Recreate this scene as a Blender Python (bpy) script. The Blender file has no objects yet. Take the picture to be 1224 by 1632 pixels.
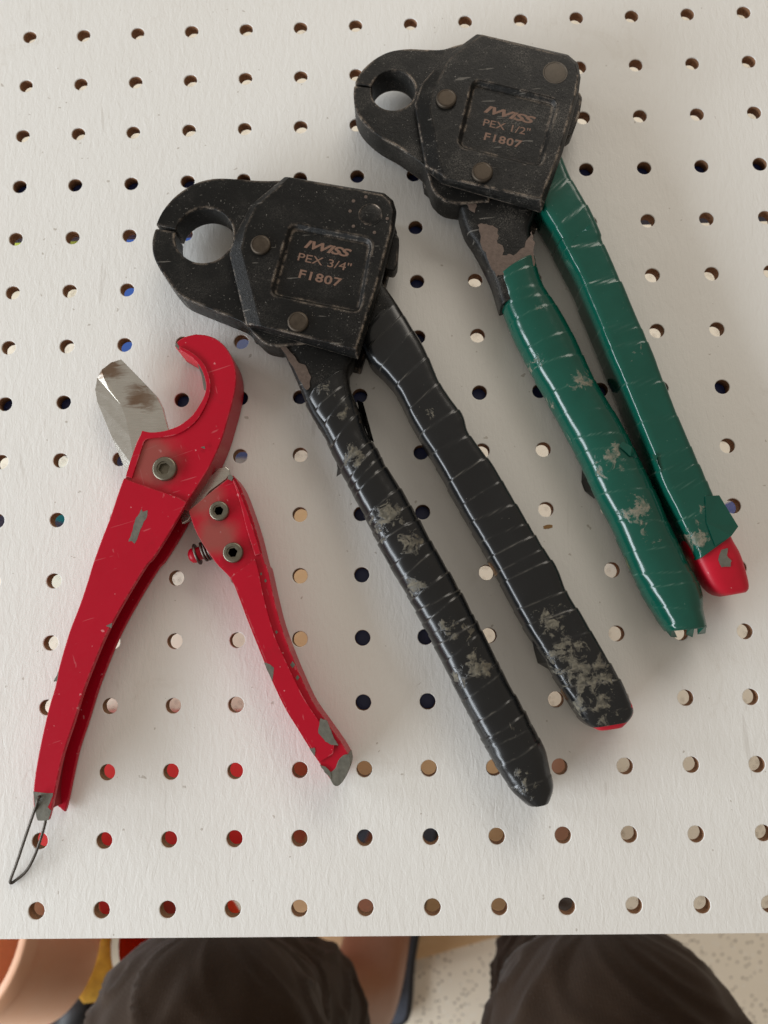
import bpy, bmesh, math, random
from mathutils import Vector, Matrix, noise
random.seed(7)
scene = bpy.context.scene
col = scene.collection
BZ = 0.72                                   # height of the pegboard's top face above the floor (m)

# ------------------------------------------------------------------ camera, world, lamps, exposure
RC = Matrix(((0.99952753, 0.0205425, 0.02286306), (-0.01650954, 0.98625731, -0.16438964), (-0.02592584, 0.16393452, 0.98613048)))
CC = Vector((0.0167166, -0.0772991, 0.3137398 + BZ)); FPX = 1226.0781
cam_d = bpy.data.cameras.new('camera'); cam = bpy.data.objects.new('camera', cam_d); col.objects.link(cam)
cam.matrix_world = Matrix.Translation(CC) @ RC.to_4x4()
cam_d.sensor_fit = 'VERTICAL'; cam_d.sensor_height = 36.0; cam_d.lens = FPX / 1632 * 36.0
cam_d.clip_start = 0.01; cam_d.clip_end = 50
cam_d.dof.use_dof = True; cam_d.dof.focus_distance = 0.305; cam_d.dof.aperture_fstop = 10.0
scene.camera = cam
scene.render.resolution_x, scene.render.resolution_y = 768, 1024
scene.render.engine = 'CYCLES'

world = bpy.data.worlds.new('World'); scene.world = world; world.use_nodes = True
bg = world.node_tree.nodes['Background']; bg.inputs['Color'].default_value = (1.0, 0.90, 0.78, 1); bg.inputs['Strength'].default_value = 0.36

def area(name, loc, target, sx, sy, power, color):
    l = bpy.data.lights.new(name, 'AREA'); l.shape = 'RECTANGLE'; l.size = sx; l.size_y = sy; l.energy = power; l.color = color
    o = bpy.data.objects.new(name, l); col.objects.link(o); o.location = loc
    o.rotation_euler = (Vector(target) - Vector(loc)).to_track_quat('-Z', 'Y').to_euler()
    return o
area('window_light', (-1.45, -0.75, 1.27), (0, 0.0, BZ + 0.12), 1.5, 0.42, 31, (0.86, 0.93, 1.0))
area('far_window_light', (-1.65, 0.62, 1.30), (0, 0.05, BZ + 0.1), 0.75, 0.42, 9, (0.86, 0.93, 1.0))
area('room_fill_light', (0.7, 2.1, 2.3), (0, 0, BZ), 1.6, 1.0, 22, (1.0, 0.93, 0.83))  # added warm fill panel, no seen source, evens out the board
vs = scene.view_settings
vs.view_transform = 'Standard'; vs.look = 'None'; vs.exposure = 0.0; vs.gamma = 1.0; vs.use_curve_mapping = False

# ------------------------------------------------------------------ pixel -> place helpers (z in mm above the board's top face)
def P(u, v, z):
    d = RC @ Vector(((u - 612) / FPX, -(v - 816) / FPX, -1.0))
    zz = BZ + z * 0.001
    t = (zz - CC.z) / d.z
    p = CC + d * t
    return Vector((p.x, p.y, zz))
CROPS = {1: (540, 30, 2.9143), 2: (220, 260, 2.7818), 3: (120, 510, 3.6), 4: (0, 900, 3.0794), 5: (330, 860, 3.886),
         6: (460, 560, 2.2045), 7: (760, 380, 2.472), 8: (820, 820, 3.03), 0: (0, 0, 1.0), 9: (0, 1480, 3.06)}
def K(n, *pts):
    ox, oy, s = CROPS[n]
    return [(ox + x / s, oy + y / s) for x, y in pts]
def W(px, z):
    return [P(u, v, z).xy for u, v in px]
def cr(pts, sub=5):                         # open Catmull-Rom through 2D points
    pts = [Vector(p) for p in pts]; out = []
    for i in range(len(pts) - 1):
        p0 = pts[max(i - 1, 0)]; p1 = pts[i]; p2 = pts[i + 1]; p3 = pts[min(i + 2, len(pts) - 1)]
        for k in range(sub):
            t = k / sub
            out.append(0.5 * ((2 * p1) + (p2 - p0) * t + (2 * p0 - 5 * p1 + 4 * p2 - p3) * t * t + (3 * p1 - p0 - 3 * p2 + p3) * t ** 3))
    out.append(pts[-1]); return out
def cr3(p, sub=8):
    out = []
    for i in range(len(p) - 1):
        p0, p1, p2, p3 = p[max(i - 1, 0)], p[i], p[i + 1], p[min(i + 2, len(p) - 1)]
        for k in range(sub):
            t = k / sub; out.append(0.5 * ((2 * p1) + (p2 - p0) * t + (2 * p0 - 5 * p1 + 4 * p2 - p3) * t * t + (3 * p1 - p0 - 3 * p2 + p3) * t ** 3))
    return out + [p[-1]]
def resample(pts, n):
    d = [0.0]
    for a, b in zip(pts, pts[1:]): d.append(d[-1] + (b - a).length)
    out = []; j = 0
    for i in range(n):
        s = d[-1] * i / (n - 1)
        while j < len(d) - 2 and d[j + 1] < s: j += 1
        f = (s - d[j]) / max(d[j + 1] - d[j], 1e-9)
        out.append(pts[j].lerp(pts[j + 1], min(max(f, 0), 1)))
    return out
def ccw(p):
    a = sum(p[i - 1].x * p[i].y - p[i].x * p[i - 1].y for i in range(len(p)))
    return list(p) if a > 0 else list(reversed(p))
def circle(c, r, n=32, a0=0.0, a1=2 * math.pi, closed=True):
    m = n if closed else n - 1
    return [Vector((c[0] + r * math.cos(a0 + (a1 - a0) * i / m), c[1] + r * math.sin(a0 + (a1 - a0) * i / m))) for i in range(n)]
def rounded(poly, r, seg=5):                # round the corners of a polygon
    out = []; n = len(poly); poly = [Vector(p) for p in poly]
    for i in range(n):
        a, b, c = poly[i - 1], poly[i], poly[(i + 1) % n]
        rr = min(r, (a - b).length * 0.45, (c - b).length * 0.45)
        p, q = b + (a - b).normalized() * rr, b + (c - b).normalized() * rr
        for k in range(seg + 1):
            t = k / seg
            out.append((1 - t) ** 2 * p + 2 * t * (1 - t) * b + t * t * q)
    return out
def inset(poly, d):                         # CCW polygon moved inward by d (miter)
    n = len(poly); out = []
    for i in range(n):
        a, b, c = poly[i - 1], poly[i], poly[(i + 1) % n]
        e1 = (b - a).normalized(); e2 = (c - b).normalized()
        n1 = Vector((-e1.y, e1.x)); n2 = Vector((-e2.y, e2.x))
        m = n1 + n2
        k = d / max(m.dot(n1), 0.35) if m.length > 1e-6 else d
        out.append(b + m * k)
    return out

# ------------------------------------------------------------------ object helpers
def link(name, me, mat=None, parent=None, smooth=None):
    o = bpy.data.objects.new(name, me); col.objects.link(o)
    for m in (mat if isinstance(mat, (list, tuple)) else [mat]):
        if m: me.materials.append(m)
    if parent is not None:
        o.parent = parent
        root = parent
        while root.parent: root = root.parent
        me.transform(Matrix.Translation(-root.location))
    return o
def finish(bm, name, mat, parent=None, bevel=0.0, seg=2, ang=35, smooth=True, wn=True):
    """bevel sharp edges (mm), smooth shade with weighted normals"""
    bmesh.ops.remove_doubles(bm, verts=bm.verts, dist=1e-6)
    bmesh.ops.recalc_face_normals(bm, faces=bm.faces)
    if bevel > 0:
        es = [e for e in bm.edges if len(e.link_faces) == 2 and e.calc_face_angle(0) > math.radians(ang)]
        bmesh.ops.bevel(bm, geom=es, offset=bevel * 0.001, segments=seg, profile=0.5, affect='EDGES', clamp_overlap=True)
    for f in bm.faces: f.smooth = smooth
    for e in bm.edges:
        if len(e.link_faces) == 2 and e.calc_face_angle(0) > math.radians(50): e.smooth = False
    me = bpy.data.meshes.new(name); bm.to_mesh(me); bm.free()
    o = link(name, me, mat, parent)
    if wn and smooth:
        m = o.modifiers.new('weighted', 'WEIGHTED_NORMAL'); m.keep_sharp = True
    return o
def z_(z): return BZ + z * 0.001
def slab_bm(poly, z0, z1, bm=None, top=None):
    bm = bm or bmesh.new(); poly = ccw(poly); top = ccw(top) if top else poly
    b = [bm.verts.new((p.x, p.y, z_(z0))) for p in poly]; t = [bm.verts.new((p.x, p.y, z_(z1))) for p in top]
    n = len(poly)
    bm.faces.new(list(reversed(b))); bm.faces.new(t)
    for i in range(n): bm.faces.new((b[i], b[(i + 1) % n], t[(i + 1) % n], t[i]))
    return bm
def slab(name, poly, z0, z1, mat, parent, bevel=0.5, seg=2, ang=35):
    return finish(slab_bm(poly, z0, z1), name, mat, parent, bevel, seg, ang)
def lathe_bm(c, prof, n=32, bm=None, axis=None):
    """profile [(r mm, z mm)] round a vertical axis at c (xy) or, with axis=(origin, dir), round that line"""
    bm = bm or bmesh.new(); rings = []
    if axis is None:
        M = Matrix.Translation((c[0], c[1], BZ))
    else:
        M = Matrix.Translation(axis[0]) @ Vector(axis[1]).to_track_quat('Z', 'Y').to_matrix().to_4x4()
    for r, z in prof:
        if r < 1e-6: rings.append([bm.verts.new(M @ Vector((0, 0, z * .001)))])
        else: rings.append([bm.verts.new(M @ Vector((r * .001 * math.cos(2 * math.pi * i / n), r * .001 * math.sin(2 * math.pi * i / n), z * .001))) for i in range(n)])
    for a, b in zip(rings, rings[1:]):
        for i in range(n):
            j = (i + 1) % n
            if len(a) == 1 and len(b) == 1: continue
            if len(a) == 1: bm.faces.new((a[0], b[j], b[i]))
            elif len(b) == 1: bm.faces.new((a[i], a[j], b[0]))
            else: bm.faces.new((a[i], a[j], b[j], b[i]))
    return bm
def lathe(name, c, prof, mat, parent, n=32, axis=None):
    return finish(lathe_bm(c, prof, n, None, axis), name, mat, parent, 0, smooth=True, wn=False)
def tube_bm(path, rad, n=12, bm=None):
    bm = bm or bmesh.new(); rings = []
    path = [Vector(p) for p in path]
    for i, p in enumerate(path):
        t = (path[min(i + 1, len(path) - 1)] - path[max(i - 1, 0)]).normalized()
        q = t.to_track_quat('Z', 'Y'); r = rad[i] if isinstance(rad, (list, tuple)) else rad
        rings.append([bm.verts.new(p + q @ Vector((r * math.cos(2 * math.pi * k / n), r * math.sin(2 * math.pi * k / n), 0))) for k in range(n)])
    for a, b in zip(rings, rings[1:]):
        off = min(range(n), key=lambda s: sum((a[k].co - b[(k + s) % n].co).length for k in (0, n // 3)))
        for k in range(n): bm.faces.new((a[k], a[(k + 1) % n], b[(k + 1 + off) % n], b[(k + off) % n]))
    bm.faces.new(rings[0]); bm.faces.new(rings[-1])
    return bm
def tag(o, label=None, cat=None, group=None, kind=None):
    for k, v in (('label', label), ('category', cat), ('group', group), ('kind', kind)):
        if v: o[k] = v
    return o
def thing(name, loc, label, cat, group=None):
    o = bpy.data.objects.new(name, None); col.objects.link(o); o.location = loc; o.empty_display_size = 0.02
    return tag(o, label, cat, group)

# ------------------------------------------------------------------ materials
class NT:
    def __init__(s, name):
        s.m = bpy.data.materials.new(name); s.m.use_nodes = True; s.t = s.m.node_tree; s.b = s.t.nodes['Principled BSDF']
        s.co = s.t.nodes.new('ShaderNodeTexCoord').outputs['Object']
    def n(s, typ, ins=None, **kw):
        x = s.t.nodes.new(typ)
        for k, v in kw.items(): setattr(x, k, v)
        for k, v in (ins or {}).items():
            if hasattr(v, 'is_output') or isinstance(v, bpy.types.NodeSocket): s.t.links.new(v, x.inputs[k])
            else: x.inputs[k].default_value = v
        return x
    def noise(s, scale, detail=4, rough=0.55, dist=0.0, vec=None, stretch=None):
        v = vec or s.co
        if stretch: v = s.n('ShaderNodeMapping', {'Vector': v, 'Scale': stretch}).outputs[0]
        return s.n('ShaderNodeTexNoise', {'Vector': v, 'Scale': scale, 'Detail': detail, 'Roughness': rough, 'Distortion': dist}).outputs['Fac']
    def math(s, op, a, b=0.0, c=0.0, clamp=False):
        return s.n('ShaderNodeMath', {0: a, 1: b, 2: c}, operation=op, use_clamp=clamp).outputs[0]
    def ramp(s, f, a, b):
        x = s.n('ShaderNodeMapRange', {'Value': f, 'From Min': a, 'From Max': b}); x.interpolation_type = 'SMOOTHSTEP'; return x.outputs[0]
    def mix(s, f, a, b):
        x = s.t.nodes.new('ShaderNodeMix'); x.data_type = 'RGBA'
        for sock, v in ((x.inputs['Factor'], f), (x.inputs[6], a), (x.inputs[7], b)):
            if isinstance(v, bpy.types.NodeSocket): s.t.links.new(v, sock)
            else: sock.default_value = (*v, 1) if isinstance(v, tuple) and len(v) == 3 else v
        return x.outputs[2]
    def attr(s, name):
        return s.n('ShaderNodeAttribute', attribute_name=name).outputs['Fac']
    def bump(s, h, strength, dist=0.0005):
        s.t.links.new(s.n('ShaderNodeBump', {'Height': h, 'Strength': strength, 'Distance': dist}).outputs[0], s.b.inputs['Normal'])
    def set(s, **kw):
        for k, v in kw.items():
            k = {'base': 'Base Color', 'rough': 'Roughness', 'metal': 'Metallic', 'spec': 'Specular IOR Level', 'coat': 'Coat Weight', 'coatr': 'Coat Roughness', 'sheen': 'Sheen Weight', 'sss': 'Subsurface Weight'}[k]
            if isinstance(v, bpy.types.NodeSocket): s.t.links.new(v, s.b.inputs[k])
            else: s.b.inputs[k].default_value = (*v, 1) if isinstance(v, tuple) else v
        return s.m
def edge_mask(n, radius=0.0007):
    bv = n.n('ShaderNodeBevel', {'Radius': radius}, samples=4).outputs[0]
    ge = n.n('ShaderNodeNewGeometry').outputs['Normal']
    d = n.n('ShaderNodeVectorMath', {0: bv, 1: ge}, operation='DOT_PRODUCT').outputs['Value']
    return n.math('SUBTRACT', 1.0, d)

def mat_board():
    n = NT('board_paint')
    st = n.noise(480, 3, 0.6, 0.5, stretch=(1.0, 0.33, 1.0)); fine = n.noise(1500, 2)
    spots = n.ramp(n.noise(260, 2, 0.5), 0.735, 0.76)
    stain = n.ramp(n.noise(9, 5, 0.6), 0.35, 0.75)
    c = n.mix(stain, (0.80, 0.785, 0.75), (0.77, 0.75, 0.71))
    c = n.mix(n.math('MULTIPLY', spots, 0.55), c, (0.35, 0.30, 0.24))
    smudge = n.math('MULTIPLY', n.ramp(n.noise(24, 6, 0.7, 1.5), 0.58, 0.80), 0.35)
    c = n.mix(smudge, c, (0.60, 0.55, 0.48))
    scuff = n.math('MULTIPLY', n.ramp(n.noise(60, 3, 0.5, 2.0, stretch=(1.0, 0.12, 1.0)), 0.70, 0.73), 0.30)
    c = n.mix(scuff, c, (0.50, 0.46, 0.41))
    h = n.math('ADD', st, n.math('MULTIPLY', fine, 0.25))
    n.bump(h, 0.5, 0.0004)
    return n.set(base=c, rough=n.math('ADD', 0.42, n.math('MULTIPLY', stain, 0.18)), spec=0.35)
def mat_core():
    n = NT('hardboard_core'); f = n.noise(900, 4)
    n.bump(f, 0.6); return n.set(base=n.mix(f, (0.16, 0.075, 0.035), (0.34, 0.18, 0.09)), rough=0.9)
def mat_oxide(name, dust, wear, seed):
    n = NT(name)
    co = n.n('ShaderNodeMapping', {'Vector': n.co, 'Location': (seed, seed * 2, 0)}).outputs[0]
    big = n.noise(55, 5, 0.65, vec=co); fine = n.noise(600, 4, 0.7, vec=co); grit = n.noise(2600, 2, 0.6, vec=co); mid = n.noise(180, 4, 0.6, vec=co)
    base = n.mix(fine, (0.003, 0.003, 0.003), (0.010, 0.0098, 0.009))
    d = n.math('MULTIPLY', n.ramp(big, 0.42, 0.70), n.ramp(grit, 0.42, 0.66))
    base = n.mix(n.math('MULTIPLY', d, dust), base, (0.20, 0.18, 0.155))
    e = n.math('MULTIPLY', n.ramp(edge_mask(n, 0.0016), 0.003, 0.06), n.math('MULTIPLY', n.ramp(n.math('ADD', fine, n.math('MULTIPLY', mid, 0.6)), 0.64, 0.95), n.ramp(n.noise(90, 4, 0.65, vec=co), 0.38, 0.58)))
    e = n.math('MULTIPLY', e, wear, clamp=True)
    base = n.mix(e, base, n.mix(mid, (0.17, 0.105, 0.07), (0.46, 0.40, 0.33)))
    scr = n.ramp(n.noise(70, 2, 0.5, 0.4, vec=co, stretch=(1.0, 9.0, 1.0)), 0.71, 0.735)
    base = n.mix(n.math('MULTIPLY', scr, 0.4), base, (0.25, 0.23, 0.2))
    fl = n.math('MULTIPLY', n.ramp(n.noise(1400, 2, 0.5, vec=co), 0.66, 0.72), n.ramp(mid, 0.40, 0.6))
    base = n.mix(n.math('MULTIPLY', fl, 0.38), base, (0.42, 0.39, 0.34))
    n.bump(n.math('ADD', fine, n.math('MULTIPLY', grit, 0.5)), 0.4, 0.0003)
    rg = n.math('ADD', 0.30, n.math('MULTIPLY', big, 0.22))
    return n.set(base=base, rough=rg, spec=0.2, metal=n.math('MULTIPLY', e, 0.6))
def mat_tape(name, c0, c1, dirt_c, rough, seam_c):
    n = NT(name)
    fine = n.noise(420, 5, 0.65); big = n.noise(70, 4, 0.6); grit = n.noise(1800, 3, 0.7)
    base = n.mix(big, c0, c1)
    sm = n.math('MULTIPLY', n.attr('seam'), n.ramp(n.noise(120, 3, 0.6), 0.38, 0.66))
    base = n.mix(n.math('MULTIPLY', sm, 0.7), base, seam_c)
    cov = n.math('ADD', n.math('MULTIPLY', n.math('SUBTRACT', n.noise(230, 6, 0.7, 0.6), 0.5), 3.6), 0.5)
    mud = n.math('MULTIPLY', n.math('MULTIPLY', n.ramp(n.math('ADD', cov, n.attr('dirt')), 1.0, 1.3), n.math('ADD', 0.45, n.math('MULTIPLY', n.ramp(n.noise(520, 4, 0.7), 0.4, 0.6), 0.55))), n.ramp(n.attr('dirt'), 0.02, 0.12))
    dc = n.mix(grit, tuple(x * 0.35 for x in dirt_c), dirt_c)
    base = n.mix(n.math('MULTIPLY', mud, 0.85), base, dc)
    spk = n.ramp(n.noise(1100, 2, 0.5), 0.74, 0.78)
    base = n.mix(n.math('MULTIPLY', spk, 0.5), base, seam_c)
    n.bump(n.math('ADD', n.math('MULTIPLY', mud, 1.6), n.math('MULTIPLY', fine, 0.10)), 0.3, 0.0006)
    rg = n.math('ADD', n.math('ADD', rough, n.math('MULTIPLY', big, 0.14)), n.math('MULTIPLY', mud, 0.5), clamp=True)
    return n.set(base=base, rough=rg, spec=0.5)
def mat_paint(name, c0, c1, rough, dust=0.3, edgec=(0.75, 0.35, 0.36), grime=()):
    n = NT(name)
    big = n.noise(45, 4, 0.6); fine = n.noise(700, 4, 0.7)
    base = n.mix(big, c0, c1)
    e = n.math('MULTIPLY', n.ramp(edge_mask(n, 0.0006), 0.01, 0.12), n.ramp(n.noise(260, 4, 0.7), 0.45, 0.62))
    base = n.mix(n.math('MULTIPLY', e, 0.55), base, edgec)
    spk = n.ramp(n.noise(420, 2, 0.5), 0.72, 0.75)
    base = n.mix(n.math('MULTIPLY', spk, 0.5), base, edgec)
    for st, th in (((1.0, 14.0, 1.0), .705), ((11.0, 2.0, 1.0), .715)):
        rv = n.n('ShaderNodeMapping', {'Vector': n.co, 'Rotation': (0, 0, .7 + th * 3)}).outputs[0]
        sc = n.ramp(n.noise(55, 2, 0.5, 0.6, vec=rv, stretch=st), th, th + .02)
        base = n.mix(n.math('MULTIPLY', sc, 0.16), base, edgec)
    base = n.mix(n.math('MULTIPLY', n.ramp(n.noise(30, 5, 0.7, 1.0), 0.55, 0.8), 0.35), base, (0.16, 0.008, 0.012))
    for gx, gy, r0, r1 in grime:                # greasy dirt round a bolt
        d = n.n('ShaderNodeVectorMath', {0: n.n('ShaderNodeMapping', {'Vector': n.co, 'Scale': (1, 1, 0)}).outputs[0], 1: (gx, gy, 0)}, operation='DISTANCE').outputs['Value']
        g = n.math('MULTIPLY', n.ramp(n.math('ADD', d, n.math('MULTIPLY', n.math('SUBTRACT', n.noise(110, 4), 0.5), r1 * .8)), r1, r0), 0.62)
        base = n.mix(g, base, (0.20, 0.10, 0.075))
    n.bump(n.math('ADD', n.math('MULTIPLY', big, 0.4), n.math('MULTIPLY', fine, 0.15)), 0.12, 0.0004)
    return n.set(base=base, rough=n.math('ADD', rough, n.math('MULTIPLY', fine, 0.15)), spec=0.30)
def mat_metal(name, c0, c1, rough, scale=300, metal=0.9, stretch=None, bump=0.15):
    n = NT(name); f = n.noise(scale, 5, 0.65, stretch=stretch)
    n.bump(f, bump, 0.0003)
    return n.set(base=n.mix(f, c0, c1), rough=n.math('ADD', rough, n.math('MULTIPLY', f, 0.2)), metal=metal)
def mat_plain(name, c0, c1, rough, scale=200, bump=0.2, dist=0.0004, **kw):
    n = NT(name); f = n.noise(scale, 4, 0.6); n.bump(f, bump, dist)
    return n.set(base=n.mix(f, c0, c1), rough=rough, **kw)
def mat_cloth():
    n = NT('shorts_cloth')
    w1 = n.n('ShaderNodeTexWave', {'Vector': n.co, 'Scale': 160.0, 'Distortion': 3.0}, bands_direction='X').outputs['Fac']
    w2 = n.n('ShaderNodeTexWave', {'Vector': n.co, 'Scale': 160.0, 'Distortion': 3.0}, bands_direction='Y').outputs['Fac']
    h = n.math('ADD', w1, w2); f = n.noise(25, 4); g = n.noise(900, 2)
    c = n.mix(f, (0.028, 0.015, 0.008), (0.050, 0.030, 0.018))
    c = n.mix(n.math('MULTIPLY', n.ramp(g, 0.6, 0.75), 0.3), c, (0.10, 0.085, 0.07))
    n.bump(n.math('ADD', n.math('MULTIPLY', h, .18), g), 0.3, 0.0008)
    return n.set(base=c, rough=0.95, sheen=0.15, spec=0.15)
def mat_terrazzo():
    n = NT('terrazzo')
    v = n.n('ShaderNodeTexVoronoi', {'Vector': n.co, 'Scale': 215.0, 'Randomness': 1.0})
    d = v.outputs['Distance']; cc = v.outputs['Color']
    r = n.n('ShaderNodeSeparateColor', {'Color': cc}).outputs
    dark = n.math('MULTIPLY', n.math('LESS_THAN', n.math('ADD', d, n.math('MULTIPLY', n.noise(400, 3), 0.25)), 0.42), n.math('GREATER_THAN', r[0], 0.62))
    light = n.math('MULTIPLY', n.math('LESS_THAN', d, 0.32), n.math('LESS_THAN', r[0], 0.10))
    c = n.mix(n.noise(14, 4), (0.83, 0.73, 0.58), (0.89, 0.80, 0.66))
    c = n.mix(n.math('MULTIPLY', dark, 0.92), c, (0.16, 0.11, 0.07))
    c = n.mix(n.math('MULTIPLY', light, 0.6), c, (0.9, 0.86, 0.78))
    return n.set(base=c, rough=0.45)
def mat_blade():
    n = NT('blade_steel')
    f = n.noise(300, 4, 0.6); g = n.noise(420, 4, 0.6, 0.3, stretch=(0.5, 5, 1))
    c = n.mix(g, (0.50, 0.48, 0.43), (0.72, 0.69, 0.63))
    # brown patches on the tip and along the cutting corner
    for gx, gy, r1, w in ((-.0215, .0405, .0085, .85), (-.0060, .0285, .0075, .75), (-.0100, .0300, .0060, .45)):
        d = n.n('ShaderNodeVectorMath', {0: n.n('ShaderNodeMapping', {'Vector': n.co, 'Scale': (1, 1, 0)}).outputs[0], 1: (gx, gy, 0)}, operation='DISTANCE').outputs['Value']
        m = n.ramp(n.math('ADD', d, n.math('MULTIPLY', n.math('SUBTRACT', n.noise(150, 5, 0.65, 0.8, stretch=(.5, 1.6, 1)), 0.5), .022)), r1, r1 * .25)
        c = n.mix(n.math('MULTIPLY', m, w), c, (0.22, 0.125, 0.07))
    n.bump(g, 0.10, 0.0003)
    return n.set(base=c, rough=n.math('ADD', 0.20, n.math('MULTIPLY', f, 0.12)), metal=0.9)
def mat_wood():
    n = NT('pale_wood'); f = n.noise(40, 5, 0.6, 0.6, stretch=(1, 9, 1)); n.bump(f, 0.1)
    return n.set(base=n.mix(f, (0.55, 0.33, 0.15), (0.72, 0.50, 0.28)), rough=0.55)

M = dict(
    board=mat_board(), core=mat_core(),
    oxideA=mat_oxide('black_oxide_steel', 0.16, 1.0, 0.0), oxideB=mat_oxide('dusty_black_oxide_steel', 0.42, 1.2, 3.7),
    black=mat_tape('black_tape', (0.004, 0.0045, 0.005), (0.010, 0.0105, 0.011), (0.27, 0.24, 0.175), 0.19, (0.17, 0.155, 0.13)),
    green=mat_tape('green_tape', (0.002, 0.052, 0.034), (0.004, 0.080, 0.054), (0.36, 0.31, 0.23), 0.11, (0.11, 0.20, 0.155)),
    red=mat_paint('red_paint', (0.38, 0.0012, 0.014), (0.47, 0.002, 0.02), 0.30),
    redhook=mat_paint('red_paint_grimy_seat', (0.38, 0.0012, 0.014), (0.47, 0.002, 0.02), 0.30, grime=((-.001, -.001, .004, .016),)),
    redshort=mat_paint('red_paint_grimy_handle', (0.38, 0.0012, 0.014), (0.47, 0.002, 0.02), 0.30, grime=((.0205, -.0155, .003, .011), (.0265, -.0315, .003, .011))),
    redgrip=mat_paint('red_vinyl', (0.42, 0.004, 0.018), (0.54, 0.008, 0.026), 0.35),
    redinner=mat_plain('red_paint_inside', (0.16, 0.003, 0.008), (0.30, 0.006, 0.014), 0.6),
    redworn=mat_plain('grimy_red_paint', (0.22, 0.035, 0.03), (0.46, 0.012, 0.03), 0.38, scale=90),
    chip=mat_metal('bare_cast_metal', (0.10, 0.10, 0.085), (0.24, 0.23, 0.19), 0.45, 500, 0.6, None, 0.5),
    bolt=mat_metal('bolt_steel', (0.13, 0.115, 0.085), (0.27, 0.245, 0.19), 0.30, 500),
    rivet=mat_metal('rivet_steel', (0.045, 0.036, 0.028), (0.115, 0.092, 0.07), 0.42, 420),
    pin=mat_metal('grey_pin_steel', (0.05, 0.042, 0.032), (0.15, 0.125, 0.10), 0.5, 420, 0.6),
    bare=mat_metal('worn_bare_steel', (0.05, 0.036, 0.029), (0.19, 0.14, 0.115), 0.40, 700, 0.5, None, 0.4),
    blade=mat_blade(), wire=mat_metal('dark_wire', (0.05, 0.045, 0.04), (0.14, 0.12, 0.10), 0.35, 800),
    print=mat_plain('copper_print', (0.11, 0.058, 0.038), (0.24, 0.135, 0.09), 0.6, 900),
    cloth=mat_cloth(), floor=mat_terrazzo(), wood=mat_wood(),
    skin=mat_plain('skin', (0.30, 0.135, 0.075), (0.36, 0.17, 0.10), 0.5, 160, 0.1, sss=0.0),
    rubber=mat_plain('black_rubber', (0.012, 0.012, 0.013), (0.025, 0.025, 0.027), 0.5),
    footbed=mat_plain('blue_grey_footbed', (0.05, 0.06, 0.085), (0.10, 0.115, 0.15), 0.6),
    pvc=mat_plain('white_pipe_red_glow', (0.86, 0.44, 0.25), (0.88, 0.52, 0.34), 0.40, 60, 0.1),  # white plastic with the glow from nearby red painted in as peach
    dark=mat_plain('dark_core', (0.02, 0.016, 0.02), (0.04, 0.03, 0.035), 0.6),
    bin=mat_plain('red_plastic', (0.50, 0.008, 0.008), (0.60, 0.014, 0.012), 0.35),
    mustard=mat_plain('mottled_yellow_sponge', (0.30, 0.13, 0.01), (0.75, 0.42, 0.03), 0.8, 110, 0.8),
    cream=mat_plain('cream_plastic', (0.80, 0.68, 0.50), (0.86, 0.75, 0.58), 0.4),
    orange=mat_plain('orange_red_plastic', (0.70, 0.06, 0.012), (0.80, 0.10, 0.02), 0.3),
    brass=mat_metal('copper_ferrule', (0.55, 0.30, 0.18), (0.70, 0.42, 0.28), 0.3),
    blue=mat_plain('blue_plastic', (0.03, 0.09, 0.36), (0.04, 0.12, 0.44), 0.4),
    teal=mat_plain('teal_plastic', (0.02, 0.36, 0.40), (0.03, 0.46, 0.50), 0.4),
    lime=mat_plain('lime_tape', (0.42, 0.50, 0.04), (0.52, 0.60, 0.06), 0.5),
    glue=mat_plain('brown_glue', (0.22, 0.11, 0.03), (0.34, 0.19, 0.06), 0.5),
    navy=mat_plain('navy_enamel', (0.022, 0.034, 0.12), (0.035, 0.05, 0.18), 0.4),
)

# ------------------------------------------------------------------ the setting: floor, pegboard and the frame under it
bm = bmesh.new(); bmesh.ops.create_grid(bm, x_segments=1, y_segments=1, size=3.0)
me = bpy.data.meshes.new('floor'); bm.to_mesh(me); bm.free()
tag(link('floor', me, M['floor']), kind='structure')

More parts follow.
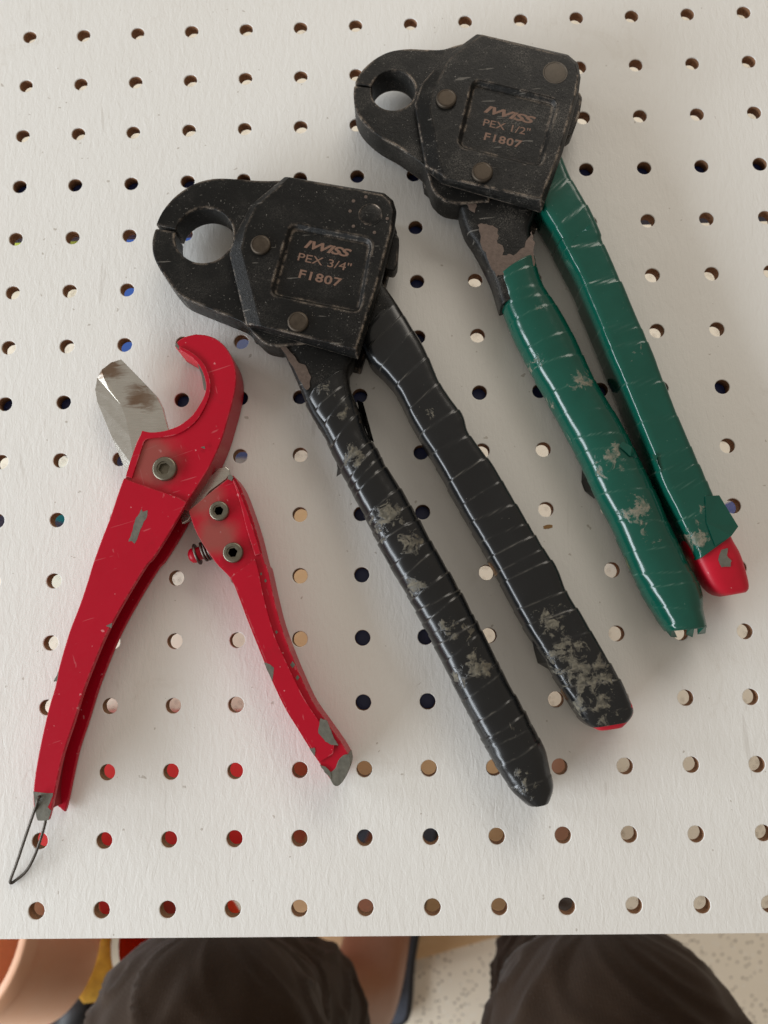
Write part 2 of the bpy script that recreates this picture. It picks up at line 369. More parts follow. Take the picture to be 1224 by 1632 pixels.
def make_board():
    bm = bmesh.new(); rnd = random.Random(3); N = 24; p = 25.4; TH = 5.0; cache = {}
    def v(x, y, z):
        k = (round(x, 3), round(y, 3), round(z, 3))
        if k not in cache: cache[k] = bm.verts.new((x * .001, y * .001, z_(z)))
        return cache[k]
    C0, C1, R0, R1 = -3, 17, -3, 15
    for c in range(C0, C1 + 1):
        for r in range(R0, R1 + 1):
            cx, cy = (c - 6) * p, (8 - r) * p
            jx, jy = rnd.uniform(-.12, .12), rnd.uniform(-.12, .12); R = 3.12 + rnd.uniform(-.05, .05)
            sq = []
            for k in range(N):
                a = 2 * math.pi * k / N; ca, sa = math.cos(a), math.sin(a); s = 12.7 / max(abs(ca), abs(sa))
                x, y = ca * s, sa * s
                if r == R1: y = max(y, -10.05)
                sq.append((cx + x, cy + y))
            def ring(rad, z, jit=0.0):
                return [v(cx + jx + (rad + rnd.uniform(-jit, jit)) * math.cos(2 * math.pi * k / N), cy + jy + (rad + rnd.uniform(-jit, jit)) * math.sin(2 * math.pi * k / N), z) for k in range(N)]
            top = [v(x, y, 0) for x, y in sq]; bot = [v(x, y, -TH) for x, y in sq]
            r0 = ring(R + .42, 0); r1 = ring(R + .12, .07, .05); r2 = ring(R, -.30, .05); r3 = ring(R - .05, -TH + .2, .06); r4 = ring(R + .25, -TH, .2)
            for (A, B, mi) in ((top, r0, 0), (r0, r1, 0), (r1, r2, 0), (r2, r3, 1), (r3, r4, 1), (r4, bot, 1)):
                for k in range(N):
                    f = bm.faces.new((A[k], A[(k + 1) % N], B[(k + 1) % N], B[k])); f.material_index = mi
                    f.smooth = (A, B) not in ((top, r0),)
            if r == R1:
                for k in range(N):
                    a, b = top[k], top[(k + 1) % N]
                    if abs(a.co.y - b.co.y) < 1e-7 and a.co.y < (cy - 10) * .001:
                        f = bm.faces.new((a, bot[k], bot[(k + 1) % N], b)); f.material_index = 1
    bmesh.ops.recalc_face_normals(bm, faces=bm.faces)
    me = bpy.data.meshes.new('pegboard'); bm.to_mesh(me); bm.free()
    return tag(link('pegboard', me, [M['board'], M['core']]), 'white painted pegboard panel with rows of round holes', None, None, 'structure')
pb = make_board()
def stain_mark(px, z, seed):
    rnd = random.Random(seed); out = []
    for i in range(len(px)):
        a, b = Vector(px[i]), Vector(px[(i + 1) % len(px)])
        for k in range(3): out.append(a.lerp(b, k / 3) + Vector((rnd.uniform(-.6, .6), rnd.uniform(-.4, .4))))
    return finish(slab_bm(W(out, 0), -.05, z), 'glue_mark', M['glue'], pb, 0, smooth=False, wn=False)
stain_mark([(866, 839), (873, 836), (881, 837), (880, 841), (871, 843), (866, 843)], .12, 4)

def box_bm(x0, x1, y0, y1, z0, z1, bm=None):
    return slab_bm([Vector(q) for q in ((x0, y0), (x1, y0), (x1, y1), (x0, y1))], z0, z1, bm)
fr = thing('table_frame', (0, 0, 0), 'dark navy steel frame of rails that carries the pegboard', 'frame')
finish(box_bm(-.30, .30, .116, .138, -30, -5.05), 'rail', M['navy'], fr, 1.5)
finish(box_bm(-.30, .30, .014, .036, -30, -5.05), 'rail', M['navy'], fr, 1.5)
finish(box_bm(-.010, .036, .0365, .1155, -28, -5.4), 'centre_beam', M['navy'], fr, 1.5)
finish(box_bm(-.010, .036, -.115, .0135, -28, -5.4), 'centre_beam', M['navy'], fr, 1.5)
for sx in (-1, 1):
    for y in (.127, .025):
        finish(box_bm(sx * .315 - .014, sx * .315 + .014, y - .012, y + .012, -720, -5.05), 'leg', M['navy'], fr, 1.5)

# ------------------------------------------------------------------ tape-wrapped handle loft
def loft(name, Lpx, Rpx, zref, zc, h, ex, mat, parent, hfun=None, tape=True, pitch=9.0, tilt=0.25, amp=0.38, patches=(), seed=1, s0=0.0, s1=1.0, grow=0.0, ds=0.00045, NM=44, wrinkle=0.18, flaps=()):
    rnd = random.Random(seed)
    L = cr(W(Lpx, zref), 6); R = cr(W(Rpx, zref), 6)
    mid = [(a + b) / 2 for a, b in zip(resample(L, 50), resample(R, 50))]
    length = sum((b - a).length for a, b in zip(mid, mid[1:]))
    n = max(24, int(length * (s1 - s0) / ds))
    full = int(n / (s1 - s0)); Lr = resample(L, full); Rr = resample(R, full)
    i0 = int(s0 * (full - 1)); Lr = Lr[i0:i0 + n]; Rr = Rr[i0:i0 + n]; n = len(Lr)
    seams = []; s = -0.02
    while s < length + 0.03:
        seams.append((s, tilt + rnd.uniform(-.16, .16), rnd.uniform(.5, 1.15))); s += pitch * .001 * rnd.uniform(.45, 1.5)
    pts = [(P(u, v, zc + h / 2).xy, rx * .00082, k) for u, v, rx, k in patches]
    bm = bmesh.new(); rings = []; sl = []; dl = []
    S = 0.0; sg = lambda a: (1 if a >= 0 else -1)
    for i in range(n):
        c = (Lr[i] + Rr[i]) / 2; lat = (Rr[i] - Lr[i]) / 2; w = lat.length
        if i: S += (c - prev).length
        prev = c
        t = (i0 + i) / (full - 1); hh = h * .001 / 2 * (hfun(t) if hfun else 1.0)
        ring = []
        for k in range(NM):
            a = 2 * math.pi * k / NM; x = sg(math.cos(a)) * abs(math.cos(a)) ** (2 / ex); y = sg(math.sin(a)) * abs(math.sin(a)) ** (2 / ex)
            off = grow * .001; sv = 0.0
            if tape:
                # the seam a spiral makes: tilted on top, the other way below
                best = None
                for j in range(len(seams) - 1):
                    sa = seams[j][0] + seams[j][1] * x * w * sg(y) ; sb = seams[j + 1][0] + seams[j + 1][1] * x * w * sg(y)
                    if sa <= S < sb: best = (j, sa, sb); break
                if best:
                    j, sa, sb = best; f = (S - sa) / max(sb - sa, 1e-6)
                    off += amp * .001 * seams[j][2] * (1 - f)
                    sv = max(0.0, 1 - (S - sa) / .0005) * seams[j][2]
                nz = noise.noise(Vector((S * 300 + seed * 9, x * 3, y * 3 + seed))); nz2 = noise.noise(Vector((S * 90 + seed * 5, x * 1.5, y * 1.5)))
                wk = wrinkle * (1 + 2.2 * max(0.0, (t - .82) / .18))
                off += wk * .001 * nz + wk * 1.8 * .001 * nz2
            p = c + lat * x * (1 + off / max(w, 1e-4))
            z = BZ + zc * .001 + hh * y * (1 + off / max(hh, 1e-4))
            ring.append(bm.verts.new((p.x, p.y, max(z, BZ + .0003)))); sl.append(sv)
            d = 0.0
            if y > -0.2:
                for q, rx, kk in pts:
                    e = (p - q).length / rx
                    d = max(d, .78 * kk * max(0.0, 1 - e * e))
            dl.append(d)
        rings.append(ring)
    for a, b in zip(rings, rings[1:]):
        for k in range(NM): bm.faces.new((a[k], a[(k + 1) % NM], b[(k + 1) % NM], b[k]))
    for rr, last in ((rings[0], 0), (rings[-1], 1)):
        bm.faces.new(rr)
    bmesh.ops.recalc_face_normals(bm, faces=bm.faces)
    for f in bm.faces: f.smooth = len(f.verts) == 4
    me = bpy.data.meshes.new(name); bm.verts.index_update(); bm.to_mesh(me); bm.free()
    a = me.attributes.new('seam', 'FLOAT', 'POINT'); a.data.foreach_set('value', sl)
    a = me.attributes.new('dirt', 'FLOAT', 'POINT'); a.data.foreach_set('value', dl)
    return link(name, me, mat, parent)
def ends(a, b, p=0.5, lo=0.45):
    """height falls off towards the ends: a, b = lengths of the taper as a share of the handle"""
    def f(t):
        v = 1.0
        if a and t < a: v = min(v, lo + (1 - lo) * (t / a) ** p)
        if b and t > 1 - b: v = min(v, lo + (1 - lo) * (max(0, (1 - t)) / b) ** p)
        return v
    return f
def flap(name, px, z, mat, parent, th=0.25, lift=()):
    """a loose tape end: thin bent sheet through pixel points at own heights"""
    bm = bmesh.new(); t = []; b = []
    for i, (u, v) in enumerate(px):
        zz = z[i] if isinstance(z, (list, tuple)) else z
        p = P(u, v, zz); t.append(bm.verts.new(p)); b.append(bm.verts.new(p - Vector((0, 0, th * .001))))
    n = len(t)
    bm.faces.new(t); bm.faces.new(list(reversed(b)))
    for i in range(n): bm.faces.new((t[i], b[i], b[(i + 1) % n], t[(i + 1) % n]))
    bmesh.ops.triangulate(bm, faces=[f for f in bm.faces if len(f.verts) > 4])
    return finish(bm, name, mat, parent, 0, smooth=False, wn=False)

# ------------------------------------------------------------------ lettering
def text_mesh(name, body, a, b, height, z, mat, parent, shear=0.0, bold=0.0, space=1.0):
    """flat print whose baseline runs from pixel a to pixel b at height z (mm)"""
    cu = bpy.data.curves.new('t', 'FONT'); cu.body = body; cu.size = 1.0; cu.shear = shear; cu.offset = bold; cu.extrude = 0.0; cu.space_character = space
    to = bpy.data.objects.new('t', cu); col.objects.link(to)
    dg = bpy.context.evaluated_depsgraph_get(); me = bpy.data.meshes.new_from_object(to.evaluated_get(dg))
    bpy.data.objects.remove(to); bpy.data.curves.remove(cu)
    xs = [v.co.x for v in me.vertices]; ys = [v.co.y for v in me.vertices]
    x0, x1, y0 = min(xs), max(xs), 0.0; y1 = max(ys)
    A = P(*a, z).xy; B = P(*b, z).xy; ex = B - A; ey = Vector((-ex.y, ex.x)).normalized() * height * .001
    for v in me.vertices:
        q = A + ex * ((v.co.x - x0) / (x1 - x0)) + ey * ((v.co.y - y0) / (y1 - y0)); v.co = (q.x, q.y, z_(z))
    me.name = name
    return link(name, me, mat, parent)

# ------------------------------------------------------------------ crimping tools
ZJ0, ZJ1, ZTOP = 5.6, 18.4, 24.0
def blob(name, px, z, mat, parent, seed, th=0.12, jag=0.25, sub=3):
    """irregular thin patch (bare metal under chipped paint) lying proud of a face"""
    rnd = random.Random(seed); p = ccw(W(px, z)); out = []
    for i in range(len(p)):
        a, b = p[i], p[(i + 1) % len(p)]
        for k in range(sub): out.append(a.lerp(b, k / sub) + Vector((rnd.uniform(-jag, jag), rnd.uniform(-jag, jag))) * .001)
    return finish(slab_bm(out, z - .3, z + th), name, mat, parent, 0, smooth=False, wn=False)

def crimper(kind, n, label, g):
    """n = the crop in which g's outlines were read"""
    Wk = lambda pts, z: W(K(n, *pts), z)
    ox = M['oxide' + kind]
    hub = P(*K(n, *[g['rivets'][0][:2]])[0], 0)
    t = thing('crimping_tool', (hub.x, hub.y, BZ), label, 'crimping tool', 'crimping tools laid on the pegboard')
    # jaws: two plates with half of the round die each, parted by a slit
    hc = Wk([g['hole'][:2]], ZJ1)[0]; hr = ((Wk([(g['hole'][0] + g['hole'][2], g['hole'][1])], ZJ1)[0] - hc).length + (Wk([(g['hole'][0], g['hole'][1] + g['hole'][3])], ZJ1)[0] - hc).length) / 2
    sa = Wk([g['split'][0]], ZJ1)[0]; a_s = math.atan2((sa - hc).y, (sa - hc).x)
    gap = 0.035
    up = cr(Wk(g['jaw_up'], ZJ1), 5) + Wk(g['jaw_back_up'], ZJ1)
    lo = cr(Wk(g['jaw_lo'], ZJ1), 5) + Wk(g['jaw_back_lo'], ZJ1)
    # die arcs: from the far side of the slit back to the slit
    arc_u = circle(hc, hr, 26, a_s - math.pi, a_s - gap - 2 * math.pi + math.pi * 0, False)
    arc_u = [hc + hr * Vector((math.cos(th), math.sin(th))) for th in [a_s + math.pi - (math.pi * 0) - i * 0 for i in range(0)]] or None
    N = 28
    arc_u = [hc + hr * Vector((math.cos(a), math.sin(a))) for a in [(a_s - math.pi) + (math.pi - gap) * i / N for i in range(N + 1)]]
    arc_l = [hc + hr * Vector((math.cos(a), math.sin(a))) for a in [(a_s + math.pi) - (math.pi - gap) * i / N for i in range(N + 1)]]
    # which half is the upper one: the arc whose middle lies towards +y
    if arc_u[N // 2].y < arc_l[N // 2].y: arc_u, arc_l = arc_l, arc_u
    for nm, pts in (('jaw', up + arc_u), ('jaw', lo + arc_l)):
        finish(slab_bm(pts, ZJ0, ZJ1), nm, ox, t, 0.7, 2, 40)
    # housing: two cheek plates, the upper one with a sunken panel
    top = Wk(g['top'], ZTOP); base = Wk(g['base'], ZTOP - 2.6)
    top, base = ccw(top), ccw(base)
    bm = bmesh.new()
    rb = [bm.verts.new((p.x, p.y, z_(ZJ1 + .05))) for p in base]
    rm = [bm.verts.new((p.x, p.y, z_(ZTOP - 2.6))) for p in base]
    rt = [bm.verts.new((p.x, p.y, z_(ZTOP))) for p in top]; m = len(base)
    for A, B in ((rb, rm), (rm, rt)):
        for i in range(m): bm.faces.new((A[i], A[(i + 1) % m], B[(i + 1) % m], B[i]))
    bm.faces.new(list(reversed(rb)))
    rec = ccw(rounded(Wk(g['recess'], ZTOP), .004, 4)); flo = inset(rec, .0016)
    q0 = [bm.verts.new((p.x, p.y, z_(ZTOP))) for p in rec]; q1 = [bm.verts.new((p.x, p.y, z_(ZTOP - 1.9))) for p in flo]; k = len(rec)
    for i in range(k): bm.faces.new((q0[i], q0[(i + 1) % k], q1[(i + 1) % k], q1[i]))
    bm.faces.new(q1)
    bm.edges.ensure_lookup_table()
    es = [bm.edges.get((rt[i], rt[(i + 1) % m])) for i in range(m)] + [bm.edges.get((q0[i], q0[(i + 1) % k])) for i in range(k)]
    bmesh.ops.triangle_fill(bm, edges=es, use_beauty=True, use_dissolve=False)
    hs = finish(bm, 'housing_plate', ox, t, 0.55, 2, 16)
    finish(slab_bm(base, 0.0, ZJ0 - .05), 'housing_plate', ox, t, 0.8, 2, 40)
    # spacer block behind the jaws, joining the cheeks
    slab('spacer', inset(base, .0035), ZJ0 - .05, ZJ1 + .05, M['dark'], t, 0)
    # lettering on the sunken panel
    for body, a, b, h, sh, bo, sp in g['text']:
        text_mesh('lettering', body, K(n, a)[0], K(n, b)[0], h, ZTOP - 1.9 + .04, M['print'], hs, sh, bo, sp)
    for (x, y, r, hgt) in g['rivets']:
        c = Wk([(x, y)], ZTOP + hgt)[0]; rr = (Wk([(x + r, y)], ZTOP + hgt)[0] - c).length * 1000
        lathe('rivet', c, [(rr, ZTOP - .4), (rr, ZTOP + hgt - .5), (rr * .93, ZTOP + hgt - .12), (rr * .80, ZTOP + hgt), (rr * .78, ZTOP + hgt - .12), (0, ZTOP + hgt - .05)], M['rivet'], t, 36)
    x, y, r = g['pivot']; c = Wk([(x, y)], ZTOP)[0]; rr = (Wk([(x + r, y)], ZTOP)[0] - c).length * 1000
    lathe('pivot_pin', c, [(rr * 1.1, ZTOP - .6), (rr * 1.06, ZTOP + .12), (rr * .98, ZTOP + .14), (rr * .95, ZTOP - .02), (rr * .9, ZTOP + .05), (0, ZTOP + .06)], M['pin'] if kind == 'B' else M['oxideB'], t, 40)
    for i, (dx, dy) in enumerate(g['stakes']):
        c = Wk([(x + dx, y + dy)], ZTOP)[0]
        lathe('stake_mark', c, [(.75, ZTOP - .2), (.7, ZTOP + .12), (.35, ZTOP + .2), (0, ZTOP + .05)], M['bare'], t, 10)
    slab('stop_tab', rounded(Wk(g['tab'], 15), .001, 3), 8, 15, ox, t, 0.6)
    return t

gA = dict(rivets=[(542, 358, 45, 1.4), (708, 700, 47, 1.4)], hole=(292, 319, 127, 124), split=[(78, 281)],
    jaw_up=[(79, 274), (95, 235), (120, 195), (160, 150), (210, 112), (270, 82), (340, 67), (420, 68), (500, 74), (580, 77), (660, 74)],
    jaw_back_up=[(760, 130), (700, 240), (560, 318)],
    jaw_lo=[(76, 288), (62, 340), (65, 400), (85, 450), (115, 500), (155, 555), (200, 597), (300, 640), (400, 680), (470, 712), (515, 760), (560, 800), (620, 815)],
    jaw_back_lo=[(760, 800), (760, 600), (560, 324)],
    top=[(672, 62), (1085, 140), (1116, 168), (1130, 210), (1120, 300), (1050, 560), (966, 825), (545, 722), (457, 378), (478, 280), (520, 195)],
    base=[(650, 60), (1092, 132), (1132, 165), (1146, 212), (1134, 302), (1066, 570), (975, 860), (478, 715), (403, 402), (430, 320), (495, 190)],
    recess=[(672, 262), (1045, 335), (985, 667), (580, 585)], pivot=(1030, 228, 50),
    stakes=[(-75, -60), (-20, -78), (75, 18), (-90, -15), (-75, 52), (18, 80)],
    tab=[(1100, 310), (1140, 305), (1158, 330), (1150, 450), (1135, 478), (1095, 470)],
    text=[('IWISS', (735, 372), (940, 418), 3.5, .30, .035, .95), ('PEX 3/4"', (706, 430), (940, 480), 3.5, 0, .006, 1.0), ('F1807', (710, 506), (897, 548), 3.6, 0, .022, 1.1)])
gB = dict(rivets=[(500, 365, 48, 1.4), (667, 707, 50, 1.4)], hole=(252, 332, 100, 94), split=[(73, 303)],
    jaw_up=[(74, 297), (95, 255), (130, 215), (180, 177), (240, 150), (320, 138), (400, 141), (480, 141), (545, 122), (640, 100)],
    jaw_back_up=[(740, 160), (650, 260), (480, 330)],
    jaw_lo=[(71, 310), (68, 350), (75, 410), (97, 458), (140, 507), (200, 553), (270, 592), (330, 632), (395, 682), (418, 740), (440, 800), (490, 845), (560, 860)],
    jaw_back_lo=[(700, 850), (720, 600), (480, 336)],
    top=[(665, 73), (1055, 173), (1098, 212), (1112, 268), (1100, 345), (1025, 610), (938, 838), (489, 738), (487, 728), (425, 425), (440, 330), (512, 190)],
    base=[(640, 70), (1065, 166), (1112, 206), (1124, 272), (1114, 350), (1040, 620), (945, 885), (480, 750), (402, 682), (352, 395), (385, 300), (492, 178)],
    recess=[(620, 277), (1024, 375), (940, 692), (546, 592)], pivot=(1005, 250, 54), stakes=[],
    tab=[(1085, 340), (1120, 338), (1132, 365), (1120, 440), (1085, 535), (1060, 552), (1045, 540)],
    text=[('IWISS', (672, 432), (908, 490), 3.4, .30, .035, .95), ('PEX 1/2"', (668, 495), (884, 542), 3.3, 0, .006, 1.0), ('F1807', (672, 560), (845, 600), 3.4, 0, .022, 1.1)])
tA = crimper('A', 2, 'crimping tool marked PEX 3/4" with both handles wrapped in black tape', gA)
tB = crimper('B', 1, 'crimping tool marked PEX 1/2" with both handles wrapped in green tape', gB)

# A: front handle (bare neck, then black tape), rear handle
A1L = K(0, (436, 537), (450, 558), (472, 605), (493, 655), (516, 692)) + K(6, (165, 380), (195, 440), (258, 560), (308, 660), (360, 760), (430, 880), (515, 1040), (590, 1190), (652, 1310), (698, 1400), (755, 1500), (800, 1560), (840, 1594))
A1R = K(0, (575, 470), (568, 530), (565, 572), (556, 594), (559, 623), (570, 650), (584, 690)) + K(6, (315, 352), (345, 410), (402, 495), (490, 650), (575, 795), (650, 930), (718, 1055), (770, 1160), (832, 1270), (895, 1390), (922, 1490), (928, 1540), (912, 1580))
A2L = K(0, (560, 500), (588, 572), (612, 598), (635, 628), (655, 669), (673, 701), (700, 746), (732, 805), (768, 868), (800, 927), (823, 972), (842, 1006), (866, 1045), (899, 1100), (929, 1148), (955, 1165))
A2R = K(0, (600, 440), (630, 482), (660, 530), (678, 560), (702, 614), (736, 662), (748, 694), (787, 746), (823, 805), (859, 864), (886, 905), (903, 945), (929, 985), (952, 1024), (974, 1062), (998, 1106), (1008, 1135), (990, 1160))
hn = lambda t: 1.0
loft('handle_shank', A1L, A1R, 14, 10.6, 14.5, 5, M['oxideA'], tA, tape=False, s0=0.0, s1=0.26, ds=.001)
loft('tape_wrap', A1L, A1R, 12, 10.2, 18.5, 2.5, M['black'], tA, ends(.10, .10, .6, .80), pitch=7.5, tilt=-.12, amp=.50, s0=.150, s1=1.0, seed=11, wrinkle=.08,
     patches=[(565, 728, 8, 1.0), (618, 822, 10, 1.05), (655, 862, 8, 1.1), (662, 935, 7, .9), (605, 850, 5, .8), (718, 1000, 8, 1.0), (745, 1015, 6, .7), (762, 1062, 9, 1.15), (735, 1080, 6, 1.0), (835, 1250, 9, .75), (520, 620, 7, .65), (545, 655, 7, .6), (810, 1165, 6, .6)])
loft('handle_shank', A2L, A2R, 12, 12.5, 12.0, 5, M['oxideA'], tA, tape=False, s0=0.0, s1=0.2, ds=.001, grow=-.6)
loft('tape_wrap', A2L, A2R, 14, 10.2, 18.0, 4.6, M['black'], tA, ends(.14, .07, .6, .62), pitch=9.5, tilt=.10, amp=.40, s0=.06, s1=.985, seed=23, wrinkle=.06,
     patches=[(692, 662, 7, .6), (880, 992, 12, .78), (905, 1040, 14, .85), (935, 1080, 15, .88), (945, 1120, 13, .85), (900, 1070, 10, .7), (960, 1140, 10, .7)])
# red vinyl grip peeping out of the tape at the rear handle's end
loft('grip_end', A2L, A2R, 12, 10.5, 16.0, 4, M['redgrip'], tA, ends(0, .05, .5, .5), tape=False, s0=.93, s1=1.0, ds=.0012, grow=-.2)
# worn bare-metal patches on the neck
blob('worn_patch', K(2, (612, 782), (640, 800), (690, 850), (715, 885), (745, 900), (765, 950), (762, 990), (748, 1008), (715, 960), (670, 875), (635, 825)), 17.85, M['bare'], tA, 5)
# loose tape ends
flap('tape_flap', K(6, (165, 378), (215, 400), (190, 425), (168, 440), (172, 410)), (10, 16, 12, 6, 9), M['black'], tA)
flap('tape_flap', K(6, (262, 180), (300, 320), (285, 310), (248, 215), (240, 170)), (12, 13, 8, 6, 9), M['black'], tA)
flap('tape_flap', K(6, (850, 980), (880, 1000), (925, 1095), (915, 1118), (875, 1095), (862, 1050)), (15, 17, 16, 8, 6, 9), M['black'], tA)

# B: front handle (bare neck, then green tape), rear handle with red grip end
B1L = K(1, (540, 785), (582, 950), (642, 1050), (715, 1195)) + K(7, (100, 265), (160, 410), (220, 525), (288, 645), (356, 770), (418, 890), (478, 1020), (545, 1150), (605, 1290), (655, 1390), (708, 1480), (750, 1548))
B1R = K(0, (862, 245), (858, 290)) + K(1, (918, 884), (892, 970), (905, 1050), (915, 1140)) + K(7, (262, 190), (318, 275), (385, 395), (462, 560), (558, 715), (632, 860), (702, 1000), (762, 1140), (822, 1260), (880, 1390), (892, 1480), (905, 1532))
B2L = K(1, (870, 690), (905, 790), (960, 890), (1060, 1060)) + K(7, (330, 0), (400, 130), (468, 290), (520, 420), (588, 580), (640, 710), (700, 860), (735, 965), (790, 1075), (850, 1190), (880, 1262))
B2R = K(1, (1010, 560), (1080, 720), (1170, 870), (1224, 985)) + K(7, (500, 0), (550, 110), (612, 250), (690, 420), (760, 600), (832, 770), (905, 930), (950, 1030), (985, 1100), (1003, 1172))
loft('handle_shank', B1L, B1R, 17, 10.6, 14.5, 5, M['oxideB'], tB, tape=False, s0=0.0, s1=0.28, ds=.001)
loft('tape_wrap', B1L, B1R, 12, 10.3, 18.8, 2.4, M['green'], tB, ends(.22, .05, .6, .80), pitch=9.0, tilt=.18, amp=.25, s0=.228, s1=1.0, seed=31, wrinkle=.06,
     patches=[(865, 492, 6, .75), (925, 606, 8, 1.05), (852, 572, 5, .8), (880, 635, 5, .8), (975, 735, 9, .95), (985, 720, 6, .8), (1018, 812, 9, 1.1), (1005, 820, 7, .8), (1035, 855, 6, .6), (962, 750, 5, .7), (915, 730, 4, .5)])
loft('tape_wrap', B2L, B2R, 20.5, 10.9, 19.4, 7, M['green'], tB, None, pitch=14.0, tilt=.30, amp=.32, s0=.04, s1=1.0, seed=37, wrinkle=.06,
     patches=[(1105, 850, 6, .8), (1110, 870, 5, .9), (1125, 815, 5, .6), (990, 480, 5, .45), (1015, 560, 5, .4)])
# red end of the rear grip
GL = K(7, (812, 1150), (862, 1272), (905, 1352), (945, 1395), (985, 1408)); GR = K(7, (985, 1110), (1010, 1180), (1045, 1245), (1082, 1360), (1075, 1392))
loft('grip_end', GL, GR, 16, 11.0, 16.6, 3.2, M['redgrip'], tB, ends(0, .45, .5, .45), tape=False, ds=.0008)
blob('worn_patch', K(7, (950, 1265), (965, 1225), (990, 1220), (985, 1250), (1003, 1270), (998, 1292), (965, 1295)), 19.4, M['chip'], tB, 9, .1, .15)
blob('worn_patch', K(1, (590, 845), (630, 845), (640, 870), (630, 900), (610, 890), (600, 870)), 17.8, M['bare'], tB, 6)
blob('worn_patch', K(1, (648, 955), (690, 955), (735, 970), (742, 1010), (735, 1040), (760, 1060), (765, 1095), (815, 1095), (860, 1060), (890, 1000), (898, 985), (908, 1050), (908, 1150), (770, 1190), (735, 1195), (690, 1110), (660, 1040)), 17.8, M['bare'], tB, 8, .12, .5, 5)
flap('tape_flap', K(7, (415, 895), (440, 920), (480, 1010), (462, 1025), (440, 990), (425, 995), (412, 960)), (4, 8, 9, 3, 3, 1, 1), M['black'], tB)
flap('tape_flap', K(7, (900, 1015), (955, 1012), (1030, 1135), (1003, 1172), (940, 1210), (905, 1120)), (21.3, 20.6, 20.2, 21.2, 21.2, 21.3), M['green'], tB)
flap('tape_flap', K(7, (575, 800), (610, 820), (633, 864), (605, 858), (560, 815)), (20.5, 20.5, 17, 19.5, 20.8), M['green'], tB)
flap('tape_flap', K(7, (690, 850), (712, 855), (705, 885), (722, 925), (700, 890)), (20.9, 21.2, 21.3, 20.9, 20.4), M['green'], tB)
for i, px in enumerate((((745, 1545), (770, 1530), (790, 1572), (765, 1570)), ((830, 1530), (860, 1520), (850, 1572), (825, 1560)), ((868, 1510), (905, 1525), (900, 1556), (870, 1560)))):
    flap('tape_flap', K(7, *px), (12, 16, 7, 9), M['green'], tB)

# ------------------------------------------------------------------ red pipe cutter
Z0, ZB, ZT = 1.0, 16.6, 17.6
hub = P(*K(3, (510, 850))[0], 0)
tC = thing('pipe_cutter', (hub.x, hub.y, BZ), 'chipped red pipe cutter with open steel blade and hooked jaw', 'pipe cutter')
k3 = lambda *p: K(3, *p); k4 = lambda *p: K(4, *p); k5 = lambda *p: K(5, *p)
inner = k3((385, 635), (440, 645), (520, 635), (600, 605), (670, 550), (725, 470), (750, 400), (742, 330), (715, 270), (670, 220), (620, 188), (585, 168))
tip = k3((585, 168), (572, 150), (588, 120), (630, 95), (690, 80))
outer = k3((690, 80), (760, 88), (820, 115), (870, 165), (905, 230), (922, 300), (920, 380), (900, 480), (872, 580), (842, 680), (805, 770), (760, 860), (700, 955), (640, 1045))
right = k3((640, 1045), (540, 1220), (450, 1362)) + k4((720, 2), (640, 130), (560, 270), (510, 370), (460, 490), (410, 620), (360, 780), (310, 930), (280, 1060), (252, 1195), (235, 1258))
left = k4((165, 1200), (163, 1110), (178, 990), (205, 850), (240, 700), (270, 600), (290, 500), (340, 330), (390, 200), (430, 80)) + k3((100, 1400), (150, 1260), (200, 1130), (250, 980), (300, 860), (350, 700), (385, 635))
cin = cr(W(inner, ZB), 5); ctip = cr(W(tip, ZB), 4); cout = cr(W(outer, ZB), 5); crig = cr(W(right, ZB), 4); clef = cr(W(left, ZB), 4)
# head: solid hook with the bolt seat; the long handle is a channel open on its right side
head = cin[:-1] + ctip[:-1] + cout[:-1] + cr(W(k3((640, 1045), (620, 1080)), ZB), 2) + W(k3((300, 985), (268, 960), (300, 860), (350, 700)), ZB)
hd = finish(slab_bm(head, Z0, ZB), 'hook_jaw', M['redhook'], tC, 0.7, 3, 40)
# raised border along the hook's inner curve and the left edge of the bolt seat
rim = cr(W(k3((290, 898), (320, 800), (352, 712), (386, 641)), ZB), 3)[:-1] + cr(W(inner[:-1] + k3((592, 163)), ZB), 5) + cr(W(k3((602, 152), (632, 166), (690, 200), (742, 255), (772, 325), (780, 400), (758, 480), (705, 574), (640, 632), (560, 668), (440, 682), (408, 692)), ZB), 5) + W(k3((398, 705), (330, 912)), ZB)
finish(slab_bm(inset(ccw(rim), .00015), ZB - .5, ZB + .75), 'jaw_rim', M['red'], tC, 0.45, 2, 40)
body = cr(W(right, ZT), 4) + cr(W(k4((165, 1200), (163, 1110), (178, 990), (205, 850), (240, 700), (270, 600), (290, 500), (340, 330), (390, 200), (430, 80)) + k3((100, 1400), (150, 1260), (200, 1130), (250, 980), (278, 905)), ZT), 4) + W(k3((325, 925), (470, 975), (590, 1015)), ZT)
body = ccw(body)
finish(slab_bm(body, ZT - 2.4, ZT), 'handle_shell', M['red'], tC, 0.8, 3, 40)
finish(slab_bm(body, Z0, Z0 + 2.2), 'handle_shell', M['red'], tC, 0.6, 2, 40)
# back wall of the channel along the left edge, and the web inside it
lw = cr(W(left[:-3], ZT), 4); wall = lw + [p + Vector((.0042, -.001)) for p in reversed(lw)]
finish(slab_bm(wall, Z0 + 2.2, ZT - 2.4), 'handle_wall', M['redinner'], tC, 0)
web = [p + Vector((.0085, -.0005)) for p in lw]; web2 = [p + Vector((.003, -.0005)) for p in reversed(lw)]
